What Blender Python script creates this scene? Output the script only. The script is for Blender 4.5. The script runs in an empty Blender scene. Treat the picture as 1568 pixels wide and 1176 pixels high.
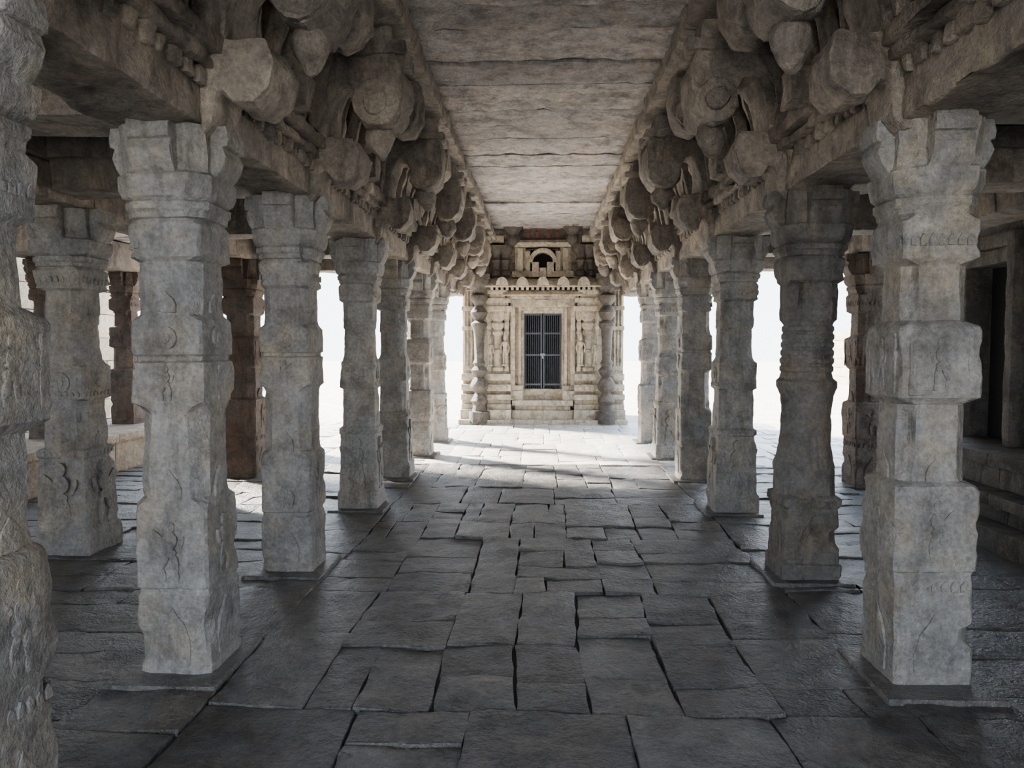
import bpy, bmesh, math, random
from mathutils import Vector, noise, Matrix
R = random.Random(7)

# ---------------------------------------------------------------- materials
def stone(name, ca, cb, dark, warm=None, rough=0.8, bump=0.65, scale=1.0, spec=0.3, tint=0.35, stain=1.0, crack=0.0):
    m = bpy.data.materials.new(name); m.use_nodes = True
    nt = m.node_tree; N = nt.nodes; L = nt.links
    bs = N['Principled BSDF']; bs.inputs['Roughness'].default_value = rough
    bs.inputs['Specular IOR Level'].default_value = spec
    g = N.new('ShaderNodeNewGeometry')
    def nz(s, det=8, ro=0.6, vec=None, dist=0.0):
        n = N.new('ShaderNodeTexNoise'); n.inputs['Scale'].default_value = s*scale
        n.inputs['Detail'].default_value = det; n.inputs['Roughness'].default_value = ro
        n.inputs['Distortion'].default_value = dist
        L.new(vec or g.outputs['Position'], n.inputs['Vector']); return n
    def ramp(src, p0, p1, c0=(0,0,0,1), c1=(1,1,1,1)):
        r = N.new('ShaderNodeValToRGB'); r.color_ramp.elements[0].position = p0; r.color_ramp.elements[1].position = p1
        r.color_ramp.elements[0].color = c0; r.color_ramp.elements[1].color = c1
        L.new(src, r.inputs['Fac']); return r
    def mix(fac, a, b, mode='MIX'):
        x = N.new('ShaderNodeMix'); x.data_type = 'RGBA'; x.blend_type = mode
        if isinstance(fac, float): x.inputs[0].default_value = fac
        else: L.new(fac, x.inputs[0])
        for i, v in ((6, a), (7, b)):
            if isinstance(v, tuple): x.inputs[i].default_value = (*v, 1)
            else: L.new(v, x.inputs[i])
        return x.outputs[2]
    n1 = nz(1.2, 3, 0.6); n2 = nz(8, 5, 0.72); n3 = nz(2.7, 5, 0.7); n4 = nz(40, 3, 0.72)
    sep = N.new('ShaderNodeSeparateColor'); L.new(n3.outputs['Color'], sep.inputs[0])
    col = mix(ramp(n1.outputs['Fac'], 0.38, 0.62).outputs[0], ca, cb)
    col = mix(ramp(n3.outputs['Fac'], 0.46, 0.66).outputs[0], col, warm or cb)
    mp = N.new('ShaderNodeMapping'); mp.inputs['Scale'].default_value = (6, 6, 1.1); L.new(g.outputs['Position'], mp.inputs['Vector'])
    ns = nz(1.0, 4, 0.75, mp.outputs[0])
    col = mix(ramp(ns.outputs['Fac'], 0.50, 0.74, (0,0,0,1), (stain,stain,stain,1)).outputs[0], col, dark)
    col = mix(ramp(sep.outputs[1], 0.50, 0.68, (0,0,0,1), (.85*stain,.85*stain,.85*stain,1)).outputs[0], col, dark)
    pale = tuple(min(.8, c*1.5) for c in ca)
    col = mix(ramp(sep.outputs[2], 0.58, 0.72, (0,0,0,1), (.55,.55,.55,1)).outputs[0], col, pale)
    col = mix(0.65, col, ramp(n2.outputs['Fac'], 0.32, 0.66, (0.52,0.52,0.52,1), (1.25,1.25,1.25,1)).outputs[0], 'MULTIPLY')
    col = mix(0.6, col, ramp(n4.outputs['Fac'], 0.34, 0.62, (0.6,0.6,0.6,1), (1.2,1.2,1.2,1)).outputs[0], 'MULTIPLY')
    at = N.new('ShaderNodeAttribute'); at.attribute_name = 'tint'
    col = mix(tint, col, ramp(at.outputs['Fac'], 0.0, 1.0, (1,1,1,1), (0.36,0.36,0.38,1)).outputs[0], 'MULTIPLY')
    ml = N.new('ShaderNodeMath'); ml.operation = 'MULTIPLY_ADD'; ml.inputs[1].default_value = 0.4; L.new(n4.outputs['Fac'], ml.inputs[0])
    L.new(n2.outputs['Fac'], ml.inputs[2]); hgt = ml.outputs[0]
    if crack:
        vm = N.new('ShaderNodeVectorMath'); vm.operation='MULTIPLY_ADD'
        L.new(n3.outputs['Color'], vm.inputs[0]); vm.inputs[1].default_value=(.5,.5,.5); L.new(g.outputs['Position'], vm.inputs[2])
        vo = N.new('ShaderNodeTexVoronoi'); vo.feature='DISTANCE_TO_EDGE'; vo.inputs['Scale'].default_value=crack; L.new(vm.outputs[0], vo.inputs['Vector'])
        cr = ramp(vo.outputs['Distance'], 0.0, 0.010, (1,1,1,1), (0,0,0,1))
        mk = N.new('ShaderNodeMath'); mk.operation='MULTIPLY'; L.new(cr.outputs[0], mk.inputs[0]); L.new(ramp(n1.outputs['Fac'], .50,.56).outputs[0], mk.inputs[1])
        col = mix(mk.outputs[0], col, tuple(c*.6 for c in dark))
    L.new(col, bs.inputs['Base Color'])
    b = N.new('ShaderNodeBump'); b.inputs['Strength'].default_value = bump; b.inputs['Distance'].default_value = 0.05
    L.new(hgt, b.inputs['Height']); L.new(b.outputs[0], bs.inputs['Normal'])
    return m

def plain(name, col, rough=0.6, metal=0.0):
    m = bpy.data.materials.new(name); m.use_nodes = True; nt = m.node_tree
    bs = nt.nodes['Principled BSDF']; bs.inputs['Roughness'].default_value = rough; bs.inputs['Metallic'].default_value = metal
    n = nt.nodes.new('ShaderNodeTexNoise'); n.inputs['Scale'].default_value = 30
    r = nt.nodes.new('ShaderNodeValToRGB'); r.color_ramp.elements[0].color = (*[c*0.6 for c in col], 1); r.color_ramp.elements[1].color = (*col, 1)
    nt.links.new(n.outputs['Fac'], r.inputs['Fac']); nt.links.new(r.outputs[0], bs.inputs['Base Color'])
    return m

M_PIL  = stone('pillar_stone', (0.36,0.345,0.325), (0.27,0.27,0.27), (0.135,0.123,0.108), (0.39,0.34,0.275), stain=.8)
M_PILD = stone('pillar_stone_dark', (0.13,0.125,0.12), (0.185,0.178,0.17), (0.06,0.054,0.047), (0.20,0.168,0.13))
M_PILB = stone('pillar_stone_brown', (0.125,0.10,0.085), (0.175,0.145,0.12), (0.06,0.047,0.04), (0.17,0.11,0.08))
M_BEAM = stone('beam_stone', (0.33,0.285,0.235), (0.25,0.22,0.19), (0.085,0.071,0.06), (0.45,0.375,0.285), tint=.6, stain=.95)
M_CEIL = stone('ceiling_stone', (0.46,0.43,0.41), (0.36,0.34,0.33), (0.12,0.105,0.095), (0.52,0.44,0.385), tint=0.4, stain=.9)
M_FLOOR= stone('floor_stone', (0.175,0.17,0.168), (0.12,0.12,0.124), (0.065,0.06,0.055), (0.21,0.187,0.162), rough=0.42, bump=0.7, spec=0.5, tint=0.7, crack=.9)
M_LITFLOOR = stone('paving_stone_light_pool', (0.60,0.57,0.53), (0.52,0.50,0.47), (0.36,0.33,0.29), (0.64,0.59,0.52), rough=0.42, bump=0.45, spec=0.5, tint=0.35, stain=.5)  # floor stone made paler so its colour carries the pool of light
M_SHR  = stone('shrine_stone', (0.56,0.48,0.36), (0.44,0.375,0.29), (0.16,0.132,0.105), (0.63,0.54,0.41), bump=0.5, scale=2.0, stain=.85)
M_SHRD = stone('shrine_dark_stone', (0.07,0.06,0.05), (0.115,0.098,0.08), (0.04,0.033,0.028), (0.15,0.122,0.095), scale=2.0, rough=0.5)
M_WALL = stone('compound_wall_stone', (0.46,0.38,0.29), (0.38,0.31,0.235), (0.22,0.175,0.135), (0.52,0.44,0.34), stain=.5)
M_GRND = stone('courtyard_ground', (0.60,0.56,0.50), (0.52,0.48,0.43), (0.4,0.36,0.31), (0.64,0.6,0.54), bump=0.3, stain=.4)
M_BED  = plain('joint_dust', (0.06,0.055,0.05), 0.95)
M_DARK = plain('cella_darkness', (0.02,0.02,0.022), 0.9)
M_IRON = plain('iron', (0.075,0.088,0.11), 0.45, 0.3)
M_STEEL= plain('steel', (0.25,0.27,0.30), 0.4, 0.6)
M_RED  = plain('red_paint_stone', (0.16,0.06,0.045), 0.9)

# ---------------------------------------------------------------- mesh builder
class MB:
    def __init__(s): s.v=[]; s.f=[]; s.t=[]
    def add(s, vs, fs, t=None):
        t = R.random() if t is None else t
        o=len(s.v); s.v += [tuple(v) for v in vs]; s.t += [t]*len(vs); s.f += [[i+o for i in f] for f in fs]
    def box(s, x0,x1,y0,y1,z0,z1, t=None):
        if x0>x1: x0,x1=x1,x0
        if y0>y1: y0,y1=y1,y0
        if z0>z1: z0,z1=z1,z0
        s.add([(x0,y0,z0),(x1,y0,z0),(x1,y1,z0),(x0,y1,z0),(x0,y0,z1),(x1,y0,z1),(x1,y1,z1),(x0,y1,z1)],
              [(0,3,2,1),(4,5,6,7),(0,1,5,4),(1,2,6,5),(2,3,7,6),(3,0,4,7)], t)
    def prism(s, pts, w0, w1, fn, t=None):
        n=len(pts); vs=[fn(u,v,w0) for u,v in pts]+[fn(u,v,w1) for u,v in pts]
        fs=[list(range(n))[::-1], list(range(n,2*n))]+[(i,(i+1)%n,n+(i+1)%n,n+i) for i in range(n)]
        s.add(vs,fs,t)
    def rings(s, rings, t=None, cap=True):
        n=len(rings[0]); vs=[p for r in rings for p in r]; fs=[]
        for k in range(len(rings)-1):
            for i in range(n):
                j=(i+1)%n; fs.append((k*n+i,k*n+j,(k+1)*n+j,(k+1)*n+i))
        if cap: fs.append(list(range(n))[::-1]); fs.append([(len(rings)-1)*n+i for i in range(n)])
        s.add(vs,fs,t)
    def lathe(s, cx,cy, prof, n=16, t=None):
        rr=[]
        for z,r in prof:
            rr.append([(cx+r*math.cos(2*math.pi*(i+0.5)/n), cy+r*math.sin(2*math.pi*(i+0.5)/n), z) for i in range(n)])
        s.rings(rr,t)
    def obj(s, name, mat, bevel=0.0, sub=0.0, amp=0.0, freq=5.0, parent=None, sharp=35, loc=(0,0,0), mesh_only=False):
        me=bpy.data.meshes.new(name); me.from_pydata(s.v,[],s.f)
        a=me.attributes.new('tint','FLOAT','POINT'); a.data.foreach_set('value', s.t)
        bm=bmesh.new(); bm.from_mesh(me)
        bmesh.ops.recalc_face_normals(bm, faces=bm.faces[:])
        if bevel:
            es=[e for e in bm.edges if len(e.link_faces)==2 and e.calc_face_angle(0)>0.6]
            bmesh.ops.bevel(bm, geom=es, offset=bevel, segments=2, profile=0.6, affect='EDGES', clamp_overlap=True)
        if sub:
            for _ in range(6):
                es=[e for e in bm.edges if e.calc_length()>sub*1.4]
                if not es: break
                bmesh.ops.subdivide_edges(bm, edges=es, cuts=1, use_grid_fill=True)
                if len(bm.verts)>200000: break
            bmesh.ops.triangulate(bm, faces=[f for f in bm.faces if len(f.verts)>4])
        if amp:
            bm.normal_update()
            for v in bm.verts:
                p=v.co; d=noise.noise(p*freq)+0.5*noise.noise(p*freq*2.7+Vector((9,3,1)))
                v.co = p + v.normal*(d*amp)
        bm.to_mesh(me); bm.free()
        for p in me.polygons: p.use_smooth=True
        me.set_sharp_from_angle(angle=math.radians(sharp))
        me.materials.append(mat)
        if mesh_only: return me
        o=bpy.data.objects.new(name,me); o.location=loc
        bpy.context.collection.objects.link(o)
        if parent: o.parent=parent
        return o

def empty(name, loc=(0,0,0)):
    e=bpy.data.objects.new(name,None); e.location=loc; e.empty_display_size=0.2
    bpy.context.collection.objects.link(e); return e

# ---------------------------------------------------------------- pillars
def xsec(hw, ch, rnd):
    c=[(hw,-(hw-ch)),(hw,hw-ch),(hw-ch,hw),(-(hw-ch),hw),(-hw,hw-ch),(-hw,-(hw-ch)),(-(hw-ch),-hw),(hw-ch,-hw)]
    out=[]
    for i in range(8):
        a=c[i]; b=c[(i+1)%8]; k=6 if i%2==0 else 2
        for j in range(k):
            t=j/k; out.append((a[0]+(b[0]-a[0])*t, a[1]+(b[1]-a[1])*t))
    if rnd>0:
        o2=[]
        for x,y in out:
            l=math.hypot(x,y); o2.append((x+(x/l*hw-x)*rnd, y+(y/l*hw-y)*rnd))
        out=o2
    return out
s_=.014
def sectionsA():
    s=s_
    return [(0,.208,s,0),(.53,.206,s,0),(.555,.21,s,0),(.56,.218,s,0),(.93,.218,s,0),(.955,.212,.03,0),(.975,.182,.06,0),(1.02,.18,.07,0),(1.33,.178,.075,0),
            (1.355,.2,.02,0),(1.365,.212,s,0),(1.67,.212,s,0),(1.69,.205,s,0),(1.72,.168,.06,0),(1.97,.168,.065,0),(1.985,.18,.04,0),(2.0,.196,s,0),(2.17,.20,s,0),(2.2,.19,.06,0)]
def sectionsD():
    s=s_
    return [(0,.20,s,0),(.06,.20,s,0),(.07,.193,s,0),(.40,.19,s,0),(.41,.182,s,0),(.43,.182,s,0),(.44,.19,s,0),(.80,.188,s,0),(.84,.188,.03,0),(.87,.176,.07,0),(1.28,.172,.08,0),
            (1.31,.176,.05,0),(1.33,.188,s,0),(1.52,.186,s,0),(1.53,.172,s,0),(1.55,.172,s,0),(1.56,.184,s,0),(1.72,.184,s,0),(1.75,.168,.05,0),(1.80,.166,.06,0),(2.0,.166,.06,0),(2.02,.185,s,0),(2.17,.188,s,0),(2.2,.178,.05,0)]
def sectionsB():
    s=s_
    L=[(0,.205,s,0),(.12,.205,s,0),(.13,.19,s,0),(.50,.186,s,0),(.52,.2,s,0),(.57,.2,s,0),(.59,.18,.06,0),(.70,.19,.08,.3),(.78,.2,.1,.6),(.84,.185,.1,.8),(.92,.172,.1,1),
       (1.1,.17,.1,1),(1.26,.178,.1,1),(1.32,.195,.08,.6),(1.36,.195,.08,.6),(1.38,.172,.1,.5)]
    for i in range(6):
        zz=1.42+i*.055; L+=[(zz,.170,.1,1),(zz+.012,.180,.1,1),(zz+.036,.180,.1,1),(zz+.048,.170,.1,1)]
    L+= [(1.78,.172,.07,0),(2.02,.170,.075,0),(2.04,.19,.03,0),(2.17,.195,s,0),(2.2,.18,.05,0)]
    return L
def sectionsC():
    s=s_
    return [(0,.222,s,0),(.18,.218,s,0),(.20,.205,s,0),(.45,.198,s,0),(.74,.188,s,0),(.75,.198,s,0),(.80,.198,s,0),(.82,.176,.05,0),(1.18,.170,.065,0),
            (1.20,.186,s,0),(1.44,.184,s,0),(1.46,.170,.04,0),(1.5,.165,.07,.3),(1.76,.162,.08,.5),(1.78,.178,.09,.8),(1.83,.178,.09,.8),(1.85,.162,.07,0),
            (2.02,.162,.07,0),(2.04,.185,s,0),(2.17,.19,s,0),(2.2,.18,.05,0)]
CAP=[(2.205,.195,.06,0),(2.23,.20,.07,0),(2.245,.215,.08,0),(2.275,.215,.08,0),(2.285,.205,.08,0),(2.30,.225,.09,0),(2.34,.238,.09,0),(2.40,.24,.09,0),(2.415,.222,.08,0),(2.45,.218,.08,0),(2.63,.218,.05,0)]
def arm(mb, ax, sg, L=0.30, z0=2.36, th=.105):
    pts=[(0,2.64),(L,2.64),(L+.012,2.58),(L+.005,2.55),(L-.02,2.545),(L+.0,2.50),(L-.02,2.45),(L-.05,2.41),(.20,z0),(0,z0)]
    if ax=='y': fn=lambda u,v,w:(w,sg*u,v)
    else: fn=lambda u,v,w:(sg*u,w,v)
    mb.prism(pts,-th,th,fn,0.3)
def facefn(k):
    a=k*math.pi/2; ca,sa=math.cos(a),math.sin(a)
    return lambda u,v,w:(w*ca-u*sa, w*sa+u*ca, v)
def leaf(mb, z, w, h, hw, d=.012):
    pts=[(-w,z),(w,z),(w*1.05,z+h*.35),(w*.75,z+h*.65),(w*.25,z+h*.85),(0,z+h),(-w*.25,z+h*.85),(-w*.75,z+h*.65),(-w*1.05,z+h*.35)]
    for k in range(4): mb.prism(pts,hw-.01,hw+d,facefn(k),0.4)
def disc(mb, z, r, hw, d=.012):
    pts=[(r*math.cos(i*math.pi/8),z+r*math.sin(i*math.pi/8)) for i in range(16)]
    for k in range(4):
        mb.prism(pts,hw-.01,hw+d,facefn(k),0.4)
        mb.prism([(u*.45,z+(v-z)*.45) for u,v in pts],hw-.01,hw+d*1.8,facefn(k),0.2)
def band(mb, z, h, hw, d=.01, n=7):
    for k in range(4):
        for i in range(n):
            c=(i-(n-1)/2)*(2*hw*.86/n); q=hw*.86/n*.7
            mb.prism([(c-q,z),(c+q,z),(c+q,z+h*.6),(c,z+h),(c-q,z+h*.6)],hw-.01,hw+d,facefn(k),.35)
def frame(mb, z0, z1, w, hw, d=.007, e=.018):
    for k in range(4):
        f=facefn(k)
        for a,b,c,dd in ((-w,w,z0,z0+e),(-w,w,z1-e,z1),(-w,-w+e,z0,z1),(w-e,w,z0,z1)):
            mb.prism([(a,c),(b,c),(b,dd),(a,dd)],hw-.01,hw+d,f,.3)
def dancer(mb, z, h, hw, faces=(0,1,2,3), d=.016):
    def blob(cx,cz,rx,rz,k,dd,rot=0):
        pts=[]
        for i in range(12):
            a=i*math.pi/6; u=rx*math.cos(a); v=rz*math.sin(a)
            pts.append((cx+u*math.cos(rot)-v*math.sin(rot), z+cz+u*math.sin(rot)+v*math.cos(rot)))
        mb.prism(pts,hw-.012,hw+dd,facefn(k),.35)
    for k in faces:
        f=1 if k%2 else -1
        blob(0,h*.88,h*.08,h*.10,k,d); blob(0,h*.66,h*.13,h*.14,k,d*1.1); blob(f*h*.03,h*.47,h*.14,h*.08,k,d)
        blob(f*h*.12,h*.32,h*.065,h*.15,k,d,f*.5); blob(f*h*.14,h*.12,h*.05,h*.13,k,d*.8,-f*.2)
        blob(-f*h*.08,h*.28,h*.065,h*.17,k,d,-f*.15); blob(-f*h*.10,h*.08,h*.05,h*.1,k,d*.8)
        blob(f*h*.20,h*.72,h*.04,h*.14,k,d*.8,-f*.8); blob(-f*h*.19,h*.62,h*.04,h*.13,k,d*.8,f*.3)

def pillar_mesh(kind, seed, mat, cap=True, arms=True):
    rr=random.Random(seed); off=Vector((seed*3.7,seed*1.3,0))
    S={'A':sectionsA,'B':sectionsB,'C':sectionsC,'D':sectionsD}[kind]()+ (CAP if cap else [(2.63,.2,.02,0)])
    keys=[]
    for a,b in zip(S,S[1:]):
        keys.append(a); n=int((b[0]-a[0])/.025)
        for i in range(1,n+1):
            t=i/(n+1); keys.append(tuple(a[k]+(b[k]-a[k])*t for k in range(4)))
    keys.append(S[-1])
    rings=[]
    for z,hw,ch,rn in keys:
        ring=[]
        for x,y in xsec(hw,ch,rn):
            p=Vector((x,y,z)); q=p+off
            d=.012*noise.noise(q*3.2)+.008*noise.noise(q*11)+.004*noise.noise(q*30)
            corner=abs(x)>hw*.78 and abs(y)>hw*.78
            c=noise.noise(q*6+Vector((5,5,5)))
            if corner and c>.15: d-=.09*(c-.15)
            n=Vector((x,y,0)).normalized(); p=p+n*d
            ring.append(p)
        rings.append(ring)
    mb=MB(); mb.rings(rings,rr.random()*.5)
    me=mb.obj('pillar_shaft_mesh',mat,sharp=32,mesh_only=True)
    ex=MB()
    if kind=='A':
        leaf(ex,.975,.05,.11,.178); dancer(ex,.60,.30,.214,d=.011); dancer(ex,1.395,.25,.209,d=.011); frame(ex,1.38,1.66,.16,.21,.006)
        band(ex,2.06,.05,.196,.006); band(ex,.46,.05,.205,.006); leaf(ex,.06,.10,.30,.205,.008)
    if kind=='C': dancer(ex,.2,.52,.195,d=.022); disc(ex,1.32,.08,.183,.011); leaf(ex,.82,.05,.12,.172); band(ex,2.08,.05,.186,.007); band(ex,.755,.04,.196,.005); band(ex,1.215,.04,.184,.007)
    if kind=='D': leaf(ex,.86,.06,.15,.174,.012); dancer(ex,1.34,.17,.185,d=.011); dancer(ex,.47,.30,.187,d=.012); disc(ex,1.64,.055,.182,.009); band(ex,2.06,.05,.184,.006); leaf(ex,.09,.09,.26,.19,.008); leaf(ex,1.76,.05,.10,.166)
    if kind=='B': leaf(ex,.15,.09,.3,.186,.01); leaf(ex,.2,.05,.18,.186,.018); band(ex,.52,.05,.2,.006)
    if arms:
        for ax in 'xy':
            for sg in (1,-1): arm(ex,ax,sg)
    me2=ex.obj('x',mat,bevel=.006,sub=.06,amp=.008,freq=9,mesh_only=True)
    bm=bmesh.new(); bm.from_mesh(me); bm.from_mesh(me2)
    out=bpy.data.meshes.new('stone_pillar_mesh'); bm.to_mesh(out); bm.free()
    for p in out.polygons: p.use_smooth=True
    out.set_sharp_from_angle(angle=math.radians(32)); out.materials.append(mat)
    return out

PM={('A',0):pillar_mesh('A',1,M_PIL),('A',1):pillar_mesh('A',2,M_PIL),('D',0):pillar_mesh('D',8,M_PIL),('D',1):pillar_mesh('D',9,M_PIL),
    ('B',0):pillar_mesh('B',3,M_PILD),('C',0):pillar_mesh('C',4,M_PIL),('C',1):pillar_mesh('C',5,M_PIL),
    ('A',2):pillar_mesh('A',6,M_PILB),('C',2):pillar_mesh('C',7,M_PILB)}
RP=random.Random(3)
def pillar(key,x,y,s=1.0,rot=0,z=0.0,sz=1.0,name='stone_pillar'):
    o=bpy.data.objects.new(name,PM[key]); o.location=(x,y,z); o.scale=(s,s,sz); o.rotation_euler=(RP.uniform(-.006,.006),RP.uniform(-.006,.006),rot*math.pi/2+RP.uniform(-.02,.02))
    bpy.context.collection.objects.link(o); return o

YS=[2.15,3.60,5.22,7.25,8.95,10.7,12.35]
XL,XR=-1.78,1.83
LK=[('A',1),('D',0),('D',1),('C',0),('C',1),('A',0),('C',0)]
RK=[('C',0),('A',0),('B',0),('C',1),('D',1),('C',0),('A',1)]
SL=[.86,.94,.94,.90,.92,.9,.9]; SR=[.9,.87,.96,.95,.95,.92,.92]
for i,y in enumerate(YS):
    pillar(LK[i],(XL if i!=1 else XL+.015) if i else -1.77,y,SL[i],i)
    pillar(RK[i],XR+(.03 if i==3 else 0),y+(.02 if i==1 else -.04),SR[i],i+1)
for y in (0.4,-1.3):
    pillar(('A',0),XL,y,.9,1); pillar(('A',1),XR,y,.9,1)
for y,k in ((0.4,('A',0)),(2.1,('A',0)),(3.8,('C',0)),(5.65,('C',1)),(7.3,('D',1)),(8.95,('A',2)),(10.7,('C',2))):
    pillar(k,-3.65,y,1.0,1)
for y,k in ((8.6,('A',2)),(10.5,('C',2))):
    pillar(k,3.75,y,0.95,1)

# ---------------------------------------------------------------- entablature on both sides of aisle
def big_bracket(mb, X, sg, y, th=.17, s=1.0):
    P=[(0,3.78),(.76,3.78),(.78,3.62),(.84,3.46),(.84,3.30),(.79,3.16),(.69,3.08),(.58,3.10),(.52,3.19),(.52,3.30),(.48,3.38),(.41,3.38),(.36,3.30),(.33,3.16),(.31,3.0),(0,3.0)]
    fn=lambda u,v,w:(X+sg*u*s, y+w, v)
    mb.prism(P,-th,th,fn,R.random())
    for cz,cu,r,e in ((3.24,.67,.15,.03),(3.24,.67,.07,.055)):
        pts=[(cu+r*math.cos(a*math.pi/8),cz+r*math.sin(a*math.pi/8)) for a in range(16)]
        mb.prism(pts,-th-e,th+e,fn,R.random())
    mb.box(X+sg*.3,X+sg*.86,y-th-.03,y+th+.03,3.56,3.64)
    mb.lathe(X+sg*.66*s,y,[(3.12,.08),(3.06,.11),(3.00,.10),(2.95,.065),(2.93,.05),(2.90,.025)],10,R.random())
    Q=[(0,3.02),(.50,3.02),(.54,2.92),(.52,2.80),(.44,2.72),(.35,2.73),(.31,2.80),(.27,2.78),(.25,2.64),(.2,2.58),(0,2.58)]
    mb.prism(Q,-th*.95,th*.95,fn,R.random())
def rib(mb,X,sg,y,th=.03):
    out=[];inn=[]
    for i in range(9):
        t=i/8; a=t*math.pi/2
        out.append((.30+.42*(1-math.cos(a)), 3.02+.72*math.sin(a)))
        inn.append((.22+.42*(1-math.cos(a)), 3.06+.72*math.sin(a)))
    mb.prism(out+inn[::-1],-th,th,lambda u,v,w:(X+sg*u,y+w,v),R.random())

for X,sg in ((XL,1),(XR,-1)):
    mb=MB()
    ys=[-3.0,-1.3]+[.4]+YS+[13.9,15.3]
    for a,b in zip(ys,ys[1:]):
        mb.box(X-sg*.22,X+sg*.20,a+.004,b-.004,2.63+R.uniform(-.01,.01),2.88)
        mb.box(X-sg*.22,X+sg*.27,a+.004,b-.004,2.88,2.94)
        mb.box(X-sg*.22,X+sg*.31,a+.004,b-.004,2.94,3.03)
        mb.box(X+sg*.62,X+sg*.86,a+.004,b-.004,3.76,3.90+R.uniform(-.01,.01))
        mb.box(X+sg*.52,X+sg*.80,a+.004,b-.004,3.90,4.02)
        mb.box(X-sg*.22,X+sg*.12,a,b,3.03,3.95,0.9)
        k=a+.08
        while k<b-.05:
            mb.box(X+sg*.19,X+sg*.235,k-.03,k+.03,2.80,2.88); k+=.115
    for y in [-1.3,.4]+YS+[13.9]:
        big_bracket(mb,X,sg,y)
    for a,b in zip(ys[1:],ys[2:]):
        big=(a+b)/2
        n=5
        for i in range(1,n+1):
            rib(mb,X,sg,a+(b-a)*i/(n+1))
        P=[(.2,3.78),(.77,3.78),(.78,3.62),(.77,3.48),(.70,3.37),(.60,3.34),(.52,3.39),(.49,3.48),(.44,3.52),(.38,3.46),(.34,3.3),(.3,3.1),(.15,3.1)]
        mb.prism(P,-.13,.13,lambda u,v,w,b_=big:(X+sg*u,b_+w,v),R.random())
        pts=[(.63+.11*math.cos(q*math.pi/8),3.48+.11*math.sin(q*math.pi/8)) for q in range(16)]
        mb.prism(pts,-.155,.155,lambda u,v,w,b_=big:(X+sg*u,b_+w,v),R.random())
        mb.box(X+sg*.1,X+sg*.42,big-.10,big+.10,2.99,3.2)
    o=mb.obj('carved_stone_beam',M_BEAM,bevel=.016,sub=.08,amp=.036,freq=5.5)

# central ceiling slabs
mb=MB(); y=-3.0
while y<15.3:
    w=R.uniform(.45,.75); 
    mb.box(XL+.55,XR-.55,y+.004,min(y+w,15.4)-.004,4.02+R.uniform(-.018,.018),4.2); y+=w
mb.obj('ceiling',M_CEIL,bevel=.010,sub=.08,amp=.028,freq=5)
mb=MB()
for x0,x1,y1 in ((XL-.22,-4.4,11.2),(XR+.22,4.7,11.2)):
    y=-3.0
    while y<y1:
        w=R.uniform(.5,.8); mb.box(x0,x1,y+.005,min(y+w,y1)-.005,3.05+R.uniform(0,.015),3.25); y+=w
y=-3.0
while y<10.9:
    w=R.uniform(.5,.8); mb.box(-4.4,-6.7,y+.005,y+w-.005,3.05+R.uniform(0,.015),3.25); y+=w
mb.obj('ceiling_side_aisle',M_CEIL,bevel=.01,sub=.2,amp=.014,freq=4)
mb=MB()
for y in [-1.3,.4]+YS[:-1]:
    mb.box(XL-.23,-3.4,y-.17,y+.17,2.68,3.04); mb.box(XL-.23,-3.39,y-.21,y+.21,2.9,3.04)
    mb.box(XR+.23,3.49,y-.17,y+.17,2.68,3.04); mb.box(XR+.23,3.49,y-.21,y+.21,2.9,3.04)
for a,b in zip([-2.9,.0,2.1,3.8,5.65,7.3,8.95],[0,2.1,3.8,5.65,7.3,8.95,11.1]):
    mb.box(-3.87,-3.45,a,b-.01,2.64,2.9); mb.box(-3.92,-3.40,a,b-.01,2.9,3.04)
for a,b in zip([-2.9,0,2,4,6,8],[0,2,4,6,8,11.1]):
    mb.box(3.55,3.96,a,b-.01,2.64,2.9); mb.box(3.5,4.0,a,b-.01,2.9,3.04)
mb.box(-6.2,-5.8,-3,11.0,2.66,3.04)
mb.obj('stone_cross_beams',M_BEAM,bevel=.014,sub=.14,amp=.02,freq=5)
mb=MB(); mb.box(-2.1,2.2,-3.1,16.4,4.21,4.45); mb.box(-6.8,-1.9,-3.1,11.1,3.27,3.4); mb.box(1.9,4.8,-3.1,11.1,3.27,3.4)
mb.obj('roof_light_block',M_BEAM,bevel=.02)  # unseen slabs added above the ceilings to block sky and sun

# ---------------------------------------------------------------- floor
def slab(mb,x0,x1,y0,y1,g=.001,zr=.009):
    j=lambda: R.uniform(-.005,.010)
    c=[(x0+g+j(),y0+g+j()),(x1-g-j(),y0+g+j()),(x1-g-j(),y1-g-j()),(x0+g+j(),y1-g-j())]
    z=R.uniform(-zr,zr*.4); tx=R.uniform(-.006,.006); ty=R.uniform(-.006,.006)
    zt=[z-tx-ty,z+tx-ty,z+tx+ty,z-tx+ty]
    vs=[(x,y,-.14) for x,y in c]+[(x,y,q) for (x,y),q in zip(c,zt)]
    mb.add(vs,[(0,3,2,1),(4,5,6,7),(0,1,5,4),(1,2,6,5),(2,3,7,6),(3,0,4,7)])
def pave(mb,xa,xb,ya,ye_):
    yb=ya
    while yb<ye_-.01:
        yt=yb+R.uniform(.7,1.6)
        if yt>ye_-.6: yt=ye_
        x=xa
        while x<xb-.05:
            w=R.uniform(.26,.70)
            if x+w>xb-.3: w=xb-x
            y=yb
            while y<yt-.01:
                l=R.uniform(.25,.9)
                if y+l>yt-.25: l=yt-y
                r=R.random(); ye=y+l
                if r<.25 and w>.42: q=R.uniform(.3,.7); slab(mb,x,x+w*q,y,ye); slab(mb,x+w*q,x+w,y,ye)
                elif r<.4 and l>.55: slab(mb,x,x+w,y,y+l*.4); slab(mb,x,x+w,y+l*.4,ye)
                else: slab(mb,x,x+w,y,ye)
                y=ye
            x+=w
        yb=yt
mb=MB()
YP=9.9
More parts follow.
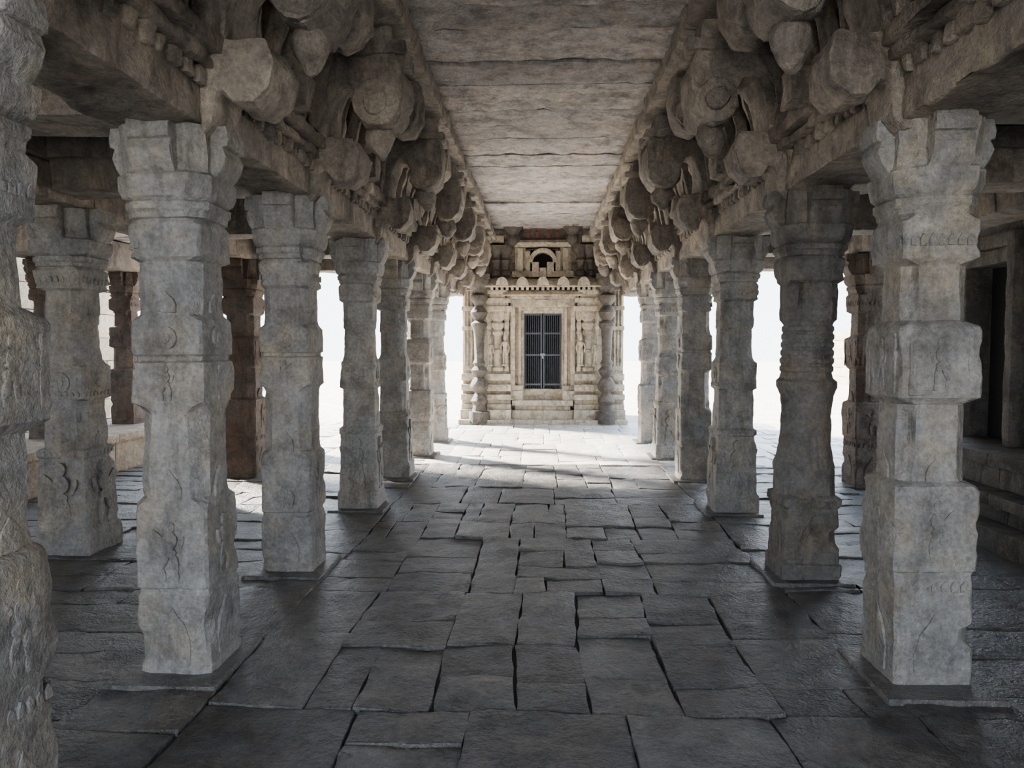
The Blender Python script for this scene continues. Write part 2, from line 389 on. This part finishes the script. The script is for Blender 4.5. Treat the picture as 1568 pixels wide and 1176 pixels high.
pave(mb,-1.5,1.6,-3.4,YP)
for xa,xb in ((-2.05,-1.5),(1.6,2.1)):
    y=-3.4
    while y<YP-.1:
        l=R.uniform(.7,1.2); l=min(l,YP-y); slab(mb,xa,xb,y,y+l,zr=.004); y+=l
for xa,xb,ye in ((-5.4,-2.05,YP),(2.1,5.0,YP)):
    y=-3.4
    while y<ye-.05:
        w=min(R.uniform(.25,.42),ye-y); x=xa
        while x<xb-.05:
            l=R.uniform(.7,1.5)
            if x+l>xb-.4: l=xb-x
            slab(mb,x,x+l,y,y+w,zr=.018); x+=l
        y+=w
for v in range(len(mb.v)):    # slightly wandering joints
    x,y,z=mb.v[v]
    mb.v[v]=(x+.05*noise.noise(Vector((x*.9,y*.9,3))), y+.05*noise.noise(Vector((x*.9,y*.9,8))), z)
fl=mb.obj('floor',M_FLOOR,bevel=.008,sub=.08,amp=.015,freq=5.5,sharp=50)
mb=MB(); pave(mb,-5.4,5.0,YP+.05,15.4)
mb.obj('floor_light_pool',M_LITFLOOR,bevel=.008,sub=.14,amp=.010,freq=5,sharp=50)  # floor before the shrine, light pool put into its pale colour
mb=MB()
for y in [.4]+YS:
    for X in (XL,XR): mb.box(X-.27,X+.27,y-.31,y+.28,-.05,.022)
mb.obj('pillar_footing_slabs',M_FLOOR,bevel=.012,sub=.1,amp=.006)
mb=MB(); mb.box(-60,60,-40,80,-.4,-.05,0)
mb.obj('courtyard_ground',M_GRND)
mb=MB(); mb.box(-5.38,4.98,-3.38,15.35,-.045,-.026,1)
mb.obj('floor_bedding',M_BED)

# left raised ledge (kakshasana) and its pillars
mb=MB()
y=2.0
while y<11:
    l=R.uniform(.8,1.3); l=min(l,11.1-y)
    mb.box(-6.6,-5.42,y+.004,y+l-.004,-.04,.38); mb.box(-6.65,-5.36,y+.004,y+l-.004,.38,.475); y+=l+.001
mb.obj('stone_ledge',M_WALL,bevel=.015,sub=.2,amp=.01)
for y in (5.2,7.0,8.8,10.5):
    pillar(('A',2) if y!=8.8 else ('C',2),-6.0,y,.8,0,z=.475,sz=.825)

# compound wall left; low enclosure walls beyond
mb=MB(); z=-.1
while z<4.6:
    h=R.uniform(.3,.45); y=-5
    yend=14.1 if z<3.2 else 10.2  # upper courses of the near stretch added out of view to block sun
    while y<yend:
        l=R.uniform(.5,1.1); l=min(l,yend+.1-y); mb.box(-8.6+R.uniform(0,.03),-8.1+R.uniform(0,.03),y+.006,y+l-.006,z,z+h-.01); y+=l+.001
    z+=h
for sx in (-1,1):
    z=-.1
    while z<1.9:
        y=16
        while y<34:
            l=R.uniform(.9,1.8); mb.box(sx*13,sx*13.5,y+.01,y+l-.01,z,z+.38); y+=l
        z+=.39
mb.obj('wall_compound',M_WALL,bevel=.015,sub=.35,amp=.01)

# ---------------------------------------------------------------- right side shrine wall with doorway
mb=MB()
def rowblocks(x0,x1,ya,yb,za,zb,lo=.6,hi=1.2):
    y=ya
    while y<yb-.02:
        l=min(R.uniform(lo,hi),yb-y)
        if yb-y-l<.25: l=yb-y
        mb.box(x0,x1,y+.003,y+l-.003,za,zb); y+=l
Y0=-3.0
rowblocks(3.55,4.7,Y0,7.95,-.04,.16)
rowblocks(3.75,4.7,Y0,7.9,.16,.30)
rowblocks(3.65,4.7,Y0,7.93,.30,.40)
rowblocks(3.85,4.7,Y0,7.88,.40,.60)
rowblocks(3.75,4.7,Y0,7.92,.60,.70)
for za,zb in ((.70,1.15),(1.15,1.65),(1.65,2.1),(2.1,2.45)):
    rowblocks(4.3,4.7,Y0,6.75,za,zb)
    mb.box(4.3,4.7,7.62,7.85,za,zb)
rowblocks(4.28,4.7,Y0,7.85,2.45,3.03)
mb.box(4.2,4.5,6.75,6.87,.70,2.46); mb.box(4.2,4.5,7.50,7.62,.70,2.46); mb.box(4.2,4.5,6.75,7.62,2.36,2.50)
mb.box(4.13,4.4,6.66,6.76,.70,2.55); mb.box(4.13,4.4,6.66,7.70,2.50,2.62)
for yy in (5.6,4.0):
    mb.box(4.12,4.35,yy-.16,yy+.16,.70,2.3); mb.box(4.05,4.35,yy-.22,yy+.22,2.3,2.5); mb.box(4.0,4.35,yy-.3,yy+.3,2.5,2.64); mb.box(4.08,4.35,yy-.2,yy+.2,.7,.95)
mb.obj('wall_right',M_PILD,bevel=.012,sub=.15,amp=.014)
mb=MB(); mb.box(4.45,4.60,6.87,7.5,.7,2.36); mb.obj('doorway_shade_fill',M_DARK)  # near-black slab filling the doorway, painted shade of the opening

# ---------------------------------------------------------------- shrine facade
CX=.04; K=72.9
def X_(d): return CX+d/K
def Z_(py): return 1.6-(py-530)/K
shrine=empty('carved_shrine_facade',(0,0,0))
YF=15.55
def fb(mb,d0,d1,p0,p1,yf,yb=YF+.1,both=True,t=None):
    mb.box(X_(d0),X_(d1),yf,yb,Z_(p1),Z_(p0),t)
    if both: mb.box(X_(-d0),X_(-d1),yf,yb,Z_(p1),Z_(p0),t)
mb=MB()
p=645; H=[16,15,18,17,16,19,18,17,16,18,20,18,17,18,20,22,20]
for h in H:
    q=max(p-h,336)
    if p<=q: break
    if p>612: fb(mb,-123,123,q,p,YF+.02,YF+.5,False)
    elif q>=478: fb(mb,29,123,q,p,YF+R.uniform(0,.02),YF+.5)
    elif p>478: fb(mb,29,123,q,p,YF,YF+.5); fb(mb,-29,29,q,478,YF,YF+.5,False)
    else: fb(mb,-123,123,q,p,YF+R.uniform(0,.02),YF+.5,False)
    p=q
mb.obj('wall',M_SHR,bevel=.01,sub=.2,amp=.008,parent=shrine)
mb=MB()
fb(mb,-126,126,640,650,15.0,YF,False); 
fb(mb,-46,46,627,640,YF-.32,YF,False); fb(mb,-42,42,620,627,YF-.22,YF,False); fb(mb,-46,46,612,620,YF-.30,YF,False)
for d0,d1,yo in ((48,84,0),(104,123,.05)):
    for p0,p1,e in ((626,641,.40),(618,626,.28),(611,618,.22),(603,611,.34),(598,603,.16),(588,598,.30),(582,588,.14),(572,582,.28),(568,572,.12)):
        fb(mb,d0-e*8+2,d1+e*8-2,p0,p1,YF-e+yo)
fb(mb,106,121,430,568,YF-.08); 
for k in range(3): fb(mb,108+k*5,110+k*5,440,560,YF-.11)
for p0,p1,e in ((500,506,.16),(470,476,.2),(440,446,.22),(430,438,.28)): fb(mb,104,123,p0,p1,YF-e)
for sgn in (1,-1):
    for d in (57,66,75):
        x=X_(sgn*d); z=Z_(593)
        mb.prism([(x-.05,z),(x,z-.06),(x+.05,z),(x,z+.06)],YF-.34,YF-.2,lambda u,v,w:(u,w,v))
mb.obj('base_mouldings',M_SHR,bevel=.008,sub=.15,amp=.005,parent=shrine)
mb=MB()
fb(mb,29,33,476,612,YF-.04); fb(mb,33,37,472,612,YF-.10); fb(mb,37,42,468,612,YF-.05); fb(mb,42,49,466,612,YF-.16)
fb(mb,-33,33,476,480,YF-.04,both=False); fb(mb,-37,37,471,476,YF-.10,both=False); fb(mb,-49,49,459,471,YF-.20,both=False)
fb(mb,-54,54,455,459,YF-.28,both=False); fb(mb,-9,9,460,470,YF-.26,both=False)
for p0,p1,e in ((598,612,.24),(590,598,.18)): fb(mb,30,49,p0,p1,YF-e)
mb.obj('door_frame',M_SHR,bevel=.006,sub=.12,amp=.003,parent=shrine)
mb=MB()
for sgn in (1,-1):
    for d,r in ((55,.05),(68,.11),(81,.05)):
        z0,z1=Z_(568),Z_(478)
        x=X_(sgn*d); pr=[]
        h=z1-z0
        for t,k in ((0,1.1),(.06,1.1),(.08,.8),(.3,.75),(.32,1.05),(.36,1.05),(.38,.7),(.6,.65),(.62,1.0),(.66,1.1),(.7,.8),(.74,1.15),(.8,1.25),(.84,.8),(.88,1.4),(.94,1.5),(1,1.5)):
            pr.append((z0+h*t,r*k))
        mb.lathe(x,YF-.14,pr,14)
    for i,(p0,p1,w) in enumerate(((470,478,22),(465,470,16),(458,465,20),(452,458,12),(446,452,15))):
        fb(mb,(68-w)*sgn,(68+w)*sgn,p0,p1,YF-.32+.04*(i%2),both=False)
mb.obj('pilasters',M_SHR,bevel=.004,sub=.0,amp=.0,parent=shrine)
def figure(x,y,z,s,par):
    m=MB()
    m.box(x-.1*s,x+.1*s,y-.05,y+.1,z,z+.05*s)
    for q in (-1,1):
        m.lathe(x+q*.04*s,y,[(z+.05*s,.03*s),(z+.2*s,.032*s),(z+.4*s,.045*s),(z+.46*s,.03*s)],8)
        m.rings([[(x+q*(.09+a)*s+ .022*s*math.cos(t*math.pi/3), y+.022*s*math.sin(t*math.pi/3)-.01, z+h*s) for t in range(6)] for a,h in ((0,.72),(.05,.58),(.02,.45))])
    m.lathe(x,y,[(z+.40*s,.07*s),(z+.46*s,.08*s),(z+.56*s,.055*s),(z+.68*s,.085*s),(z+.75*s,.08*s),(z+.77*s,.03*s),(z+.80*s,.03*s),(z+.82*s,.05*s),(z+.88*s,.055*s),(z+.93*s,.05*s),(z+1.02*s,.03*s),(z+1.08*s,.01*s)],12)
    m.obj('relief_figure',M_SHR,parent=par)
for sgn in (1,-1):
    figure(X_(sgn*57),YF-.26,Z_(560),.66,shrine); figure(X_(sgn*80),YF-.26,Z_(560),.58,shrine)
mb=MB()
for sgn in (1,-1):
    x=X_(sgn*95)
    seq=[(645,.22),(628,.22),(627,.15),(618,.13),(612,.18),(606,.13),(600,.09),(594,.17),(588,.19),(582,.15),(576,.09),(572,.14),(566,.17),(560,.10),(555,.13),(550,.095),
         (520,.105),(505,.12),(500,.17),(496,.17),(492,.09),(486,.15),(480,.18),(474,.13),(470,.08),(466,.13),(460,.18),(455,.17),(451,.09),(446,.14),(440,.21),(434,.24),(430,.24)]
    mb.lathe(x,YF-.42,[(Z_(p),r) for p,r in seq],20)
    fb(mb,sgn*(95-17),sgn*(95+17),424,431,YF-.66,YF,False)
    for d in (56,70,92):
        mb.lathe(X_(sgn*d),YF-.28,[(Z_(425),.10),(Z_(418),.10),(Z_(416),.07),(Z_(405),.08),(Z_(402),.11),(Z_(398),.08),(Z_(392),.10),(Z_(388),.14),(Z_(383),.16),(Z_(380),.16)],14)
    mb.lathe(X_(sgn*44),YF-.45,[(Z_(382),.03),(Z_(378),.09),(Z_(372),.12),(Z_(366),.1),(Z_(362),.13),(Z_(356),.2),(Z_(350),.22),(Z_(346),.22)],14)
mb.obj('turned_columns',M_SHRD,bevel=.0,parent=shrine,sharp=40)
mb=MB()
for sgn in (1,-1):
    fb(mb,sgn*75,sgn*120,376,382,YF-.3,YF,False); fb(mb,sgn*58,sgn*122,366,376,YF-.36,YF,False)
    for k in range(9): fb(mb,sgn*(64+k*6),sgn*(67+k*6),384,424,YF-.1-.04*(k%2),YF,False)
def kap(x0,x1,p0,p1,yo):
    z0,z1=Z_(p1),Z_(p0); pts=[(0,z1),(yo*.5,z1-.02),(yo*.8,z1-(z1-z0)*.35),(yo,z0+.03),(yo,z0),(yo*.9,z0),(yo*.6,z0+(z1-z0)*.3),(0,z0+.05)]
    mb.prism(pts,X_(x0),X_(x1),lambda u,v,w:(w,YF-u,v))
kap(-88,88,427,443,.55); kap(-60,60,443,455,.36)
for k in range(-10,11):
    fb(mb,k*7.6-2,k*7.6+2,441,446,YF-.44,both=False,t=.6)
for k in range(-6,7):
    fb(mb,k*8-1.5,k*8+1.5,452,456,YF-.30,both=False,t=.6)
for k in (-60,-30,0,30,60):
    P=[(X_(k)+9/K*math.cos(a*math.pi/8),Z_(440)+12/K*math.sin(a*math.pi/8)) for a in range(9)]
    mb.prism(P,YF-.60,YF-.2,lambda u,v,w:(u,w,v))
fb(mb,19,26,388,425,YF-.3); fb(mb,26,42,380,427,YF-.22); fb(mb,30,38,384,420,YF-.30)
fb(mb,-42,42,372,382,YF-.34,both=False)
fb(mb,-46,46,376,379,YF-.40,both=False)
fb(mb,-46,46,418,427,YF-.32,both=False); fb(mb,-16,-6,405,427,YF-.38,both=True); fb(mb,-5,5,414,440,YF-.46,both=False)
for k in range(11):
    a0=math.pi*k/11; a1=math.pi*(k+1)/11
    r0,r1=15/K,21/K; zc=Z_(405)
    P=[(CX+r0*math.cos(a0),zc+r0*math.sin(a0)),(CX+r1*math.cos(a0),zc+r1*math.sin(a0)),(CX+r1*math.cos(a1),zc+r1*math.sin(a1)),(CX+r0*math.cos(a1),zc+r0*math.sin(a1))]
    mb.prism(P,YF-.36,YF,lambda u,v,w:(u,w,v))
fb(mb,-52,52,345,351,YF-.5,both=False)
mb.obj('cornice_and_niche',M_SHR,bevel=.004,parent=shrine)
mb=MB(); fb(mb,-19,19,384,425,YF-.03,YF+.05,False); mb.obj('niche_shade_panel',M_DARK,parent=shrine)  # near-black panel on the wall, painted shade of the niche
mb=MB(); fb(mb,-30,30,352,356,YF-.31,both=False)
for k in (-22,-8,8,22): fb(mb,k-3,k+3,360,369,YF-.30,both=False)
mb.obj('painted_band',M_RED,parent=shrine,bevel=.003)
mb=MB(); fb(mb,-34,34,350,373,YF-.29,both=False); mb.obj('inscription_panel',M_SHRD,parent=shrine,bevel=.005)
mb=MB()
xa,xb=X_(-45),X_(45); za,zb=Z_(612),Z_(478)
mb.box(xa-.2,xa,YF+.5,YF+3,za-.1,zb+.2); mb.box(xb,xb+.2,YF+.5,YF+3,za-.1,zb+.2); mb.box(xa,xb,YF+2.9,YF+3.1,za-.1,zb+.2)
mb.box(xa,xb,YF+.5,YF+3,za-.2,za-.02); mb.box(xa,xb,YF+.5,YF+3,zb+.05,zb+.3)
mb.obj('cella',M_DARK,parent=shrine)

# iron grille door (two leaves)
door=empty('door_1',(0,0,0))
mb=MB(); yd=YF+.12
z0,z1=Z_(611),Z_(479)
for sgn in (1,-1):
    a,b=(.8,28.5)
    for d in (a,b-1.6): mb.box(X_(sgn*d),X_(sgn*(d+1.8)),yd,yd+.03,z0,z1)
    for zz in (z0,z0+.28,(z0+z1)/2,z1-.45,z1-.05): mb.box(X_(sgn*a),X_(sgn*b),yd+.002,yd+.028,zz,zz+.035)
    for k in range(1,9):
        d=a+(b-a)*k/9; mb.box(X_(sgn*d)-.006,X_(sgn*d)+.006,yd+.008,yd+.02,z0,z1)
mb.obj('bars',M_IRON,parent=door)
mb=MB(); mb.box(X_(-3.5),X_(3.5),yd-.03,yd+.0,Z_(545),Z_(541)); mb.box(X_(-1.5),X_(1.5),yd-.05,yd-.01,Z_(549),Z_(544))
mb.obj('padlock',M_STEEL,parent=door,bevel=.003)

# ---------------------------------------------------------------- camera
cam=bpy.data.cameras.new('camera'); co=bpy.data.objects.new('camera',cam); bpy.context.collection.objects.link(co)
cam.sensor_width=36; cam.lens=1130/1568*36; cam.clip_start=.05
co.location=(0,0,1.6)
co.rotation_euler=(math.radians(90-2.94),0,math.radians(2.23))
bpy.context.scene.camera=co

# ---------------------------------------------------------------- light
w=bpy.data.worlds.new('sky'); bpy.context.scene.world=w; w.use_nodes=True
nt=w.node_tree; bg=nt.nodes['Background']
tc=nt.nodes.new('ShaderNodeTexCoord'); sp=nt.nodes.new('ShaderNodeSeparateXYZ'); rp=nt.nodes.new('ShaderNodeValToRGB')
nt.links.new(tc.outputs['Generated'],sp.inputs[0]); nt.links.new(sp.outputs['Z'],rp.inputs['Fac']); nt.links.new(rp.outputs[0],bg.inputs['Color'])
rp.color_ramp.elements[0].color=(.90,.95,1,1); rp.color_ramp.elements[1].color=(.45,.67,1,1)
bg.inputs['Strength'].default_value=7.6
sl=bpy.data.lights.new('sun','SUN'); so=bpy.data.objects.new('sun',sl); bpy.context.collection.objects.link(so)
sl.energy=85; sl.angle=math.radians(7); sl.color=(1,.92,.80)
d=Vector((1.35,-.9,-1)); so.rotation_euler=d.to_track_quat('-Z','Y').to_euler()
